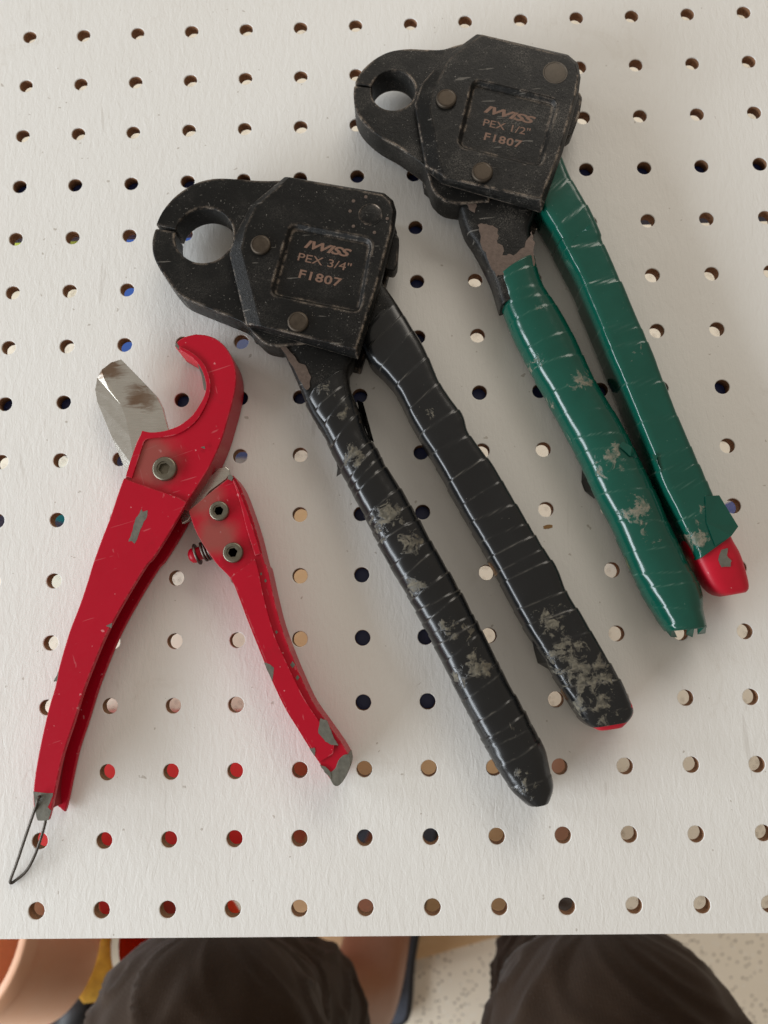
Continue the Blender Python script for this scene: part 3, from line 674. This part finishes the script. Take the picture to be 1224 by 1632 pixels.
# blade
edge = k3((150, 285), (125, 330), (113, 400), (125, 470), (210, 675), (292, 872))
crest = k3((152, 300), (190, 395), (262, 488), (288, 560), (312, 665), (345, 860))
rest = k3((345, 860), (420, 900), (560, 760), (535, 635), (500, 500), (470, 440), (365, 330), (262, 225), (205, 243), (150, 285))
bm = bmesh.new()
ve = [bm.verts.new(P(u, v, 8.5)) for u, v in edge]; vc = [bm.verts.new(P(u, v, 10.0)) for u, v in crest]
vr = [vc[-1]] + [bm.verts.new(P(u, v, 10.0)) for u, v in rest[1:-1]]
vt = bm.verts.new(P(*rest[-1], 9.4))
bm.faces.new(vr + [vt] + vc[:-1])
for q in range(len(ve) - 1): bm.faces.new((ve[q], ve[q + 1], vc[q + 1], vc[q]))
bm.faces.new((vt, ve[0], vc[0]))
ring = ve + vr + [vt]; low = [bm.verts.new((w.co.x, w.co.y, z_(8.0))) for w in ring]
for q in range(len(ring)):
    q2 = (q + 1) % len(ring); bm.faces.new((ring[q], ring[q2], low[q2], low[q]))
bm.faces.new(low)
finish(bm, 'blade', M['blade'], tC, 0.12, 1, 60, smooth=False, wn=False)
# tail of the blade that links it with the short handle
tail = W(k3((862, 838), (884, 858), (884, 885), (868, 912), (770, 985), (700, 1080), (650, 1150), (610, 1170), (600, 1100), (690, 960), (790, 880), (820, 848)), 9)
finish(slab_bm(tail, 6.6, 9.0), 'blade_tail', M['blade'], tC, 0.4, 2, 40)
# bolts with hexagon sockets
def bolt(px, r, z, hgt, parent):
    c = P(*px, z + hgt).xy; R = (P(px[0] + r, px[1], z + hgt).xy - c).length * 1000
    hx = R * .50
    bm = lathe_bm(c, [(R * 1.02, z - .6), (R * 1.02, z + hgt - .5), (R * .95, z + hgt - .1), (R * .86, z + hgt), (R * .62, z + hgt), (R * .60, z + hgt - .5)], 36)
    b = finish(bm, 'bolt', M['bolt'], parent, 0, wn=False)
    bm = bmesh.new()
    o = circle(c, R * .0006, 36); h = circle(c, hx * .001, 6, .3); 
    vo = [bm.verts.new((p.x, p.y, z_(z + hgt - .5))) for p in o]; vh = [bm.verts.new((p.x, p.y, z_(z + hgt - .55))) for p in h]; vd = [bm.verts.new((p.x, p.y, z_(z + hgt - 2.2))) for p in h]
    for i in range(36):
        j = (i + 1) % 36; a, b2 = i // 6, (j // 6) % 6
        bm.faces.new((vo[i], vo[j], vh[a])) if a == b2 else bm.faces.new((vo[i], vo[j], vh[b2], vh[a]))
    for i in range(6): bm.faces.new((vh[i], vh[(i + 1) % 6], vd[(i + 1) % 6], vd[i]))
    bm.faces.new(vd)
    finish(bm, 'socket', M['bolt'], b, 0, smooth=False, wn=False)
bolt(k3((508, 850))[0], 68 / 3.6, ZB, 2.4, tC)
# short handle
sl = k3((880, 900), (780, 985), (650, 1095), (700, 1230), (800, 1385), (890, 1482)) 
sl2 = k5((190, 340), (250, 500), (330, 700), (400, 870), (480, 1040), (560, 1170), (640, 1300), (720, 1420), (775, 1505))
sr = k5((885, 1405), (880, 1345), (840, 1270), (745, 1135), (655, 1005), (575, 835), (512, 680), (455, 520), (412, 350), (372, 170)) + k3((1085, 1390), (1045, 1230), (1000, 1090), (950, 960), (905, 890))
ZS = 15.5
lowp = cr(W(sl[1:3], ZS), 1)[:-1] + cr(W(sl[2:] + sl2, ZS), 4) + W(k5((795, 1520), (850, 1480)), ZS) + cr(W(sr, ZS), 4)
lo_o = finish(slab_bm(lowp, 2.0, ZS), 'short_handle', M['redshort'], tC, 0.8, 3, 40)
raised = cr(W(k5((136, 232), (194, 340), (254, 500), (334, 700), (404, 870), (484, 1040), (564, 1170), (640, 1295), (700, 1385)), ZS), 4) + W(k5((790, 1330), (800, 1260)), ZS) + cr(W(k5((690, 1100), (600, 960), (505, 765), (432, 600), (372, 400), (325, 180), (302, 108)), ZS), 4)
finish(slab_bm(inset(ccw(raised), .0006), ZS - .5, ZS + .9), 'handle_face', M['red'], tC, 0.6, 3, 40)
ridge = cr(W(k3((895, 905), (925, 985), (955, 1090), (985, 1210), (1032, 1358)), ZS), 4) + cr(W(k3((1070, 1345), (1030, 1210), (985, 1080), (940, 970), (908, 902)), ZS), 4)
finish(slab_bm(inset(ccw(ridge), .0002), ZS - .5, ZS + .9), 'handle_ridge', M['red'], tC, 0.4, 2, 40)
bolt(k3((822, 1093))[0], 55 / 3.6, ZS, 2.2, tC); bolt(k3((902, 1333))[0], 57 / 3.6, ZS, 2.2, tC)
slab('handle_tip', ccw(cr(W(k5((740, 1440), (765, 1440), (795, 1415), (812, 1370), (845, 1335), (880, 1330)), ZS + .35), 3) + cr(W(k5((889, 1372), (882, 1420), (852, 1482), (815, 1524), (785, 1522), (765, 1490)), ZS + .35), 3)), 3.0, ZS + .35, M['chip'], tC, 1.2, 3)
# latch knob on its spring between the handles
a = P(*k3((815, 1300))[0], 9.5); e0 = P(*k3((652, 1362))[0], 9.5); dv = (a - e0).normalized()
kn = lathe('latch_knob', None, [(0, 0), (1.6, .15), (2.7, .9), (3.1, 2.0), (3.1, 3.1), (2.7, 3.4), (2.7, 12), (0, 12)], M['red'], tC, 24, (e0, dv))
for f, r_ in ((3.5, 4.5), (6.3, 4.2), (7.5, 4.3), (8.7, 4.3)):
    lathe('latch_ring', None, [(2.6, -.38), (r_ - .2, -.38), (r_, 0), (r_ - .2, .38), (2.6, .38)], M['wire'], tC, 28, (e0 + dv * f * .001, dv))
# wire hanging loop through the handle's end
wp = [P(*k4((200, 1150))[0], 14.5), P(*k4((192, 1140))[0], 18.3), P(*k4((180, 1175))[0], 18.6), P(*k4((130, 1320))[0], 13), P(*k4((80, 1470))[0], 6), P(*k4((52, 1545))[0], 2.2), P(*k4((55, 1562))[0], 1.2), P(*k4((75, 1550))[0], 1.0), P(*k4((125, 1508))[0], 1.4), P(*k4((160, 1450))[0], 2.5), P(*k4((192, 1370))[0], 4.0), P(*k4((222, 1265))[0], 7.0), P(*k4((228, 1190))[0], 10)]
finish(tube_bm(cr3(wp), .00058, 8), 'wire_loop', M['wire'], tC, 0, wn=False)
# chipped paint
blob('paint_chip', k3((380, 1085), (388, 1100), (415, 1092), (412, 1130), (392, 1160), (375, 1200), (352, 1262), (340, 1282), (325, 1270), (305, 1270), (318, 1235), (330, 1200), (345, 1140), (362, 1120)), ZT, M['chip'], tC, 21, .05, .12)
blob('paint_chip', k4((165, 1115), (262, 1122), (248, 1165), (232, 1190), (250, 1205), (236, 1255), (185, 1255), (170, 1195)), ZT, M['chip'], tC, 22, .05, .15)
blob('paint_chip', k4((520, 300), (550, 285), (545, 312)), ZT, M['chip'], tC, 23, .05, .1)
blob('paint_chip', k4((262, 575), (285, 528), (296, 545), (290, 572)), ZT - .1, M['chip'], tC, 24, .05, .1)
blob('paint_chip', k5((352, 760), (385, 770), (415, 795), (405, 880), (378, 820)), ZS + .9, M['chip'], tC, 25, .05, .08)
blob('paint_chip', k5((705, 1105), (742, 1120), (760, 1165), (790, 1230), (815, 1275), (770, 1268), (735, 1250), (690, 1195), (695, 1150)), ZS + .1, M['chip'], tC, 26, .95, .12)
blob('paint_chip', k5((635, 1295), (665, 1288), (672, 1310), (665, 1340)), ZS + .7, M['chip'], tC, 27, .35, .1)
blob('paint_chip', k5((700, 1395), (735, 1408), (768, 1440), (770, 1480), (730, 1440)), ZS + .2, M['chip'], tC, 28, .3, .1)
for i, (x, y, r) in enumerate(((530, 775, 16), (560, 855, 12), (430, 572, 9), (362, 255, 9), (335, 212, 7))):
    blob('paint_chip', k5((x - r, y), (x, y - r * 1.4), (x + r, y), (x, y + r * 1.4)), ZS, M['chip'], tC, 40 + i, .06, .08)
blob('paint_chip', k3((572, 150), (582, 130), (605, 165), (590, 170)), ZB, M['chip'], tC, 50, .06, .08)
blob('paint_chip', k3((700, 250), (715, 262), (735, 300), (750, 370), (752, 410), (738, 400), (728, 330)), ZB, M['chip'], tC, 51, .05, .08)
blob('paint_chip', k3((880, 895), (895, 888), (912, 905), (900, 925), (878, 915)), ZS, M['chip'], tC, 52, 1.4, .08)
blob('paint_chip', k3((720, 730), (740, 724), (745, 740)), ZT, M['chip'], tC, 53, .04, .06)

# ------------------------------------------------------------------ the seated person below the board's edge
def skin_obj(name, verts, edges, radii, mat, parent=None, root=0, sub=2, loc=(0, 0, 0)):
    me = bpy.data.meshes.new(name); me.from_pydata([tuple(v) for v in verts], edges, [])
    o = link(name, me, mat, parent)
    o.modifiers.new('skin', 'SKIN').use_smooth_shade = True
    if not me.skin_vertices: me.skin_vertices.new()
    for i, r in enumerate(radii):
        me.skin_vertices[0].data[i].radius = (r, r) if not isinstance(r, tuple) else r
        me.skin_vertices[0].data[i].use_root = (i == root)
    s = o.modifiers.new('subd', 'SUBSURF'); s.levels = sub; s.render_levels = sub
    return o
def V(u, v, z): return P(u, v, z)
kneeL = Vector((-.121, -.350, .473)); kneeR = Vector((.150, -.354, .473))
hipL = Vector((-.150, -.72, .50)); hipR = Vector((.165, -.72, .50)); pel = Vector((.015, -.76, .52))
ankL = Vector((-.028, -.478, .090)); ankR = Vector((.17, -.38, .085))
heelL = Vector((-.032, -.512, .042)); ballL = Vector((-.010, -.352, .042)); toeL = Vector((-.004, -.290, .035))
heelR = Vector((.172, -.41, .040)); ballR = Vector((.190, -.25, .042)); toeR = Vector((.195, -.19, .035))
vs_ = [pel, hipL, hipL.lerp(kneeL, .5), kneeL, kneeL.lerp(ankL, .3), kneeL.lerp(ankL, .7), ankL, ballL.lerp(ankL, .45), ballL, toeL,
       hipR, hipR.lerp(kneeR, .5), kneeR, kneeR.lerp(ankR, .3), kneeR.lerp(ankR, .7), ankR, ballR.lerp(ankR, .45), ballR, toeR, heelL, heelR]
ed = [(0, 1), (1, 2), (2, 3), (3, 4), (4, 5), (5, 6), (6, 7), (7, 8), (8, 9), (0, 10), (10, 11), (11, 12), (12, 13), (13, 14), (14, 15), (15, 16), (16, 17), (17, 18), (6, 19), (15, 20)]
ra = [.12, .085, .072, .052, .052, .042, .038, .038, .042, .024, .085, .072, .052, .056, .042, .036, .034, .040, .022, .030, .030]
person = skin_obj('person', vs_, ed, ra, M['skin'])
tag(person, 'seated person in dark brown shorts, bare shin and a black sandal below the pegboard', 'person')
def shorts_leg(name, h, k, ank, R, seed):
    """cloth over a thigh, rounded over the bent knee, and its hem hanging round the top of the shin"""
    bm = bmesh.new(); NR = 96
    def fold(a, s):
        p = Vector((math.cos(a) * 1.5 + seed, math.sin(a) * 1.5, s * 9))
        v = noise.noise(p) * .006 + noise.noise(Vector((math.cos(a) * 3.2 + seed, math.sin(a) * 3.2 + s * 14, s * 22))) * .0032
        w = noise.noise(Vector((seed + s * 30 + math.cos(a) * 2.2, math.sin(a) * 2.0 - s * 12, seed)))
        return v + .0045 * max(0.0, 1 - abs(w) * 5) - .001
    def shell(c_r, close):
        rings = []
        for i, (c, r, d, s) in enumerate(c_r):
            X = d.cross(Vector((0, .35, 1))).normalized(); Zv = X.cross(d)
            rings.append([bm.verts.new(c + (X * math.cos(2 * math.pi * q / NR) + Zv * math.sin(2 * math.pi * q / NR) * .93) * max(r + fold(2 * math.pi * q / NR, s) * min(1, r / .05), .0005)) for q in range(NR)])
        for A, B in zip(rings, rings[1:]):
            for q in range(NR): bm.faces.new((A[q], A[(q + 1) % NR], B[(q + 1) % NR], B[q]))
        if close: bm.faces.new(rings[-1])
    d = (k - h).normalized(); L = (k - h).length; rows = []
    for i in range(80):
        t = i / 79; rows.append((h + d * L * t, R[0] + (R[1] - R[0]) * t, d, L * t))
    for i in range(1, 36):
        a = math.pi / 2 * i / 35; rows.append((k + d * R[1] * math.sin(a) * .98, R[1] * math.cos(a), d, L + R[1] * math.sin(a)))
    shell(rows, True)
    e = (ank - k).normalized(); rows = []
    for i in range(50):
        t = i / 49; rows.append((k + e * (.01 + .15 * t), .076 - .004 * t, e, 1 + t * .15))
    rows.append((k + e * .158, .066, e, 1.16)); rows.append((k + e * .14, .064, e, 1.17))
    shell(rows, False)
    bmesh.ops.recalc_face_normals(bm, faces=bm.faces)
    for f in bm.faces: f.smooth = True
    me = bpy.data.meshes.new(name); bm.to_mesh(me); bm.free()
    return link(name, me, M['cloth'], person)
shorts_leg('shorts_leg', hipL, kneeL, ankL, (.108, .084), 1.0)
shorts_leg('shorts_leg', hipR, kneeR, ankR, (.108, .088), 6.0)
# sandal on the visible foot: sole, footbed and straps
def sandal(heel, toe, side):
    d = (toe - heel); d.z = 0; L = d.length; d.normalize(); sdir = Vector((d.y, -d.x, 0)); poly = []
    prof = [(-.02, 0), (-.018, .025), (.0, .037), (.06, .036), (.13, .043), (.19, .050), (.235, .046), (.265, .025), (.272, 0)]
    c = heel.copy(); c.z = 0
    rt = [c + d * a + sdir * (w + .012) for a, w in prof]; lf = [c + d * a - sdir * w for a, w in reversed(prof)]
    poly = ccw([p.xy for p in cr([q.xy for q in rt], 4) + cr([q.xy for q in lf], 4)[1:-1]])
    so = finish(slab_bm(poly, -719.5, -694), 'sandal_sole', M['rubber'], person, 4, 3, 40)
    finish(slab_bm(inset(poly, .006), -695, -690), 'footbed', M['footbed'], so, 1.5, 2, 40)
    for f, w in ((.11, .044), (.19, .052)):
        m = c + d * f; path = []
        for i in range(17):
            a = math.pi * i / 16; path.append(m + sdir * math.cos(a) * w + Vector((0, 0, .03 + math.sin(a) * (.060 if f < .15 else .048))))
        finish(tube_bm(path, .006, 8), 'sandal_strap', M['rubber'], so, 0, wn=False)
sandal(heelL, toeL, 1)

# ------------------------------------------------------------------ floor board and clutter glimpsed under and beside the pegboard
def on(name, px, z0, z1, mat, label, cat, bevel=2.0):
    c = sum((P(u, v, z1) for u, v in px), Vector()) / len(px)
    o = finish(slab_bm(W(px, z1), z0, z1), name, mat, None, bevel, 2)
    return tag(o, label, cat)
on('wood_board', [(455, 790), (520, 790), (700, 1180), (930, 1215), (905, 1462), (640, 1538), (470, 1580), (440, 1400)], -719.8, -700, M['wood'], 'pale wooden board lying on the speckled floor beside the sandal', 'board')
rb = on('storage_bin', [(-80, 1180), (440, 1180), (420, 1470), (300, 1640), (-80, 1700)], -719.8, -400, M['bin'], 'bright red plastic bin on the floor carrying the white pipe fitting', 'bin', 8)
BT = -400
# pipe fitting: lying tube, open end towards the light
fr_ = P(-42, 1502, -305); fb = P(82, 1512, -366); axd = (fb - fr_).normalized()
ft = thing('pipe_fitting', (fb.x, fb.y, z_(BT)), 'white plastic pipe fitting leaning on the red bin with its threaded end up', 'pipe fitting')
FL = (fb - fr_).length * 1000
lathe('tube', None, [(49.5, 0), (55, 0), (56.5, 1.5), (56.5, 12), (54, 14), (54, FL), (40, FL)], M['pvc'], ft, 72, (fr_, axd))
thr = [(49.5, 0)]
for i in range(6): thr += [(48.2 - i * .2, 2 + i * 3.0), (46.6 - i * .2, 3.5 + i * 3.0)]
thr += [(45.4, 21)]
lathe('thread', None, thr, M['pvc'], ft, 72, (fr_, axd))
lathe('seal', None, [(45.4, 21), (41, 22), (40, 25), (41, 28)], M['dark'], ft, 72, (fr_, axd))
lathe('bore', None, [(41, 28), (40, FL)], M['pvc'], ft, 72, (fr_, axd))
sp = P(168, 1530, BT + 18)
sg_ = lathe('sponge', None, [(0, 0), (20, 0), (27, 8), (29, 20), (26, 34), (18, 41), (0, 43)], M['mustard'], None, 28, (Vector((sp.x, sp.y, z_(BT + .3))), Vector((0, 0, 1))))
tag(sg_, 'mottled yellow sponge between the pipe fitting and the orange tub', 'sponge')
for v in sg_.data.vertices:
    v.co += Vector((noise.noise(v.co * 60), noise.noise(v.co * 60 + Vector((5, 0, 0))), noise.noise(v.co * 60 + Vector((0, 9, 0))))) * .006
tb = P(292, 1505, BT + 60)
tub = thing('plastic_tub', (tb.x, tb.y, z_(BT)), 'orange red plastic tub with cream rim beside the shorts', 'tub')
tbc = (tb.x, tb.y)
lathe('tub_wall', tbc, [(0, BT + .3), (48, BT + .3), (54, BT + 60), (52, BT + 60), (46, BT + 4), (0, BT + 4)], M['orange'], tub, 48)
lathe('rim', tbc, [(54.3, BT + 50), (57.5, BT + 50), (57.5, BT + 61), (51.5, BT + 61), (51.5, BT + 60.2), (54.3, BT + 60.2)], M['cream'], tub, 48)
h0 = P(122, 1612, BT + 16); h1 = P(160, 1562, BT + 20)
br = thing('paint_brush', (h0.x, h0.y, z_(BT)), 'black handled tool with copper collar lying on the red bin', 'tool')
hv = (h1 - h0)
finish(tube_bm([h0 - hv * .8, h0 - hv * .3, h0, h0 + hv * .4, h0 + hv * .55], [.010, .014, .015, .012, .009], 20), 'handle', M['rubber'], br, 0, wn=False)
finish(tube_bm([h0 + hv * .55, h0 + hv * .6, h0 + hv * 1.0], [.0085, .0095, .0095], 20), 'collar', M['brass'], br, 0, wn=False)

on('storage_box', [(165, 330), (345, 330), (345, 620), (165, 620)], -719.8, -420, M['blue'], 'blue plastic box on the floor glimpsed through the pegboard holes', 'box', 5)
jx = P(15, 800, -470); jg = lathe('jug', (jx.x, jx.y), [(0, -719.7), (52, -719.7), (56, -712), (56, -540), (50, -510), (28, -490), (22, -486), (22, -470), (0, -470)], M['teal'], None, 40)
tag(jg, 'teal plastic jug standing on the floor glimpsed through the pegboard holes', 'jug')
rx = P(40, 310, -640); rl = lathe('tape_roll', (rx.x, rx.y), [(38, -719.7), (58, -719.7), (60, -718), (60, -642), (58, -640), (38, -640), (38, -719.7)], M['lime'], None, 48)
tag(rl, 'yellow green roll of tape standing on the floor glimpsed through the holes', 'tape roll')
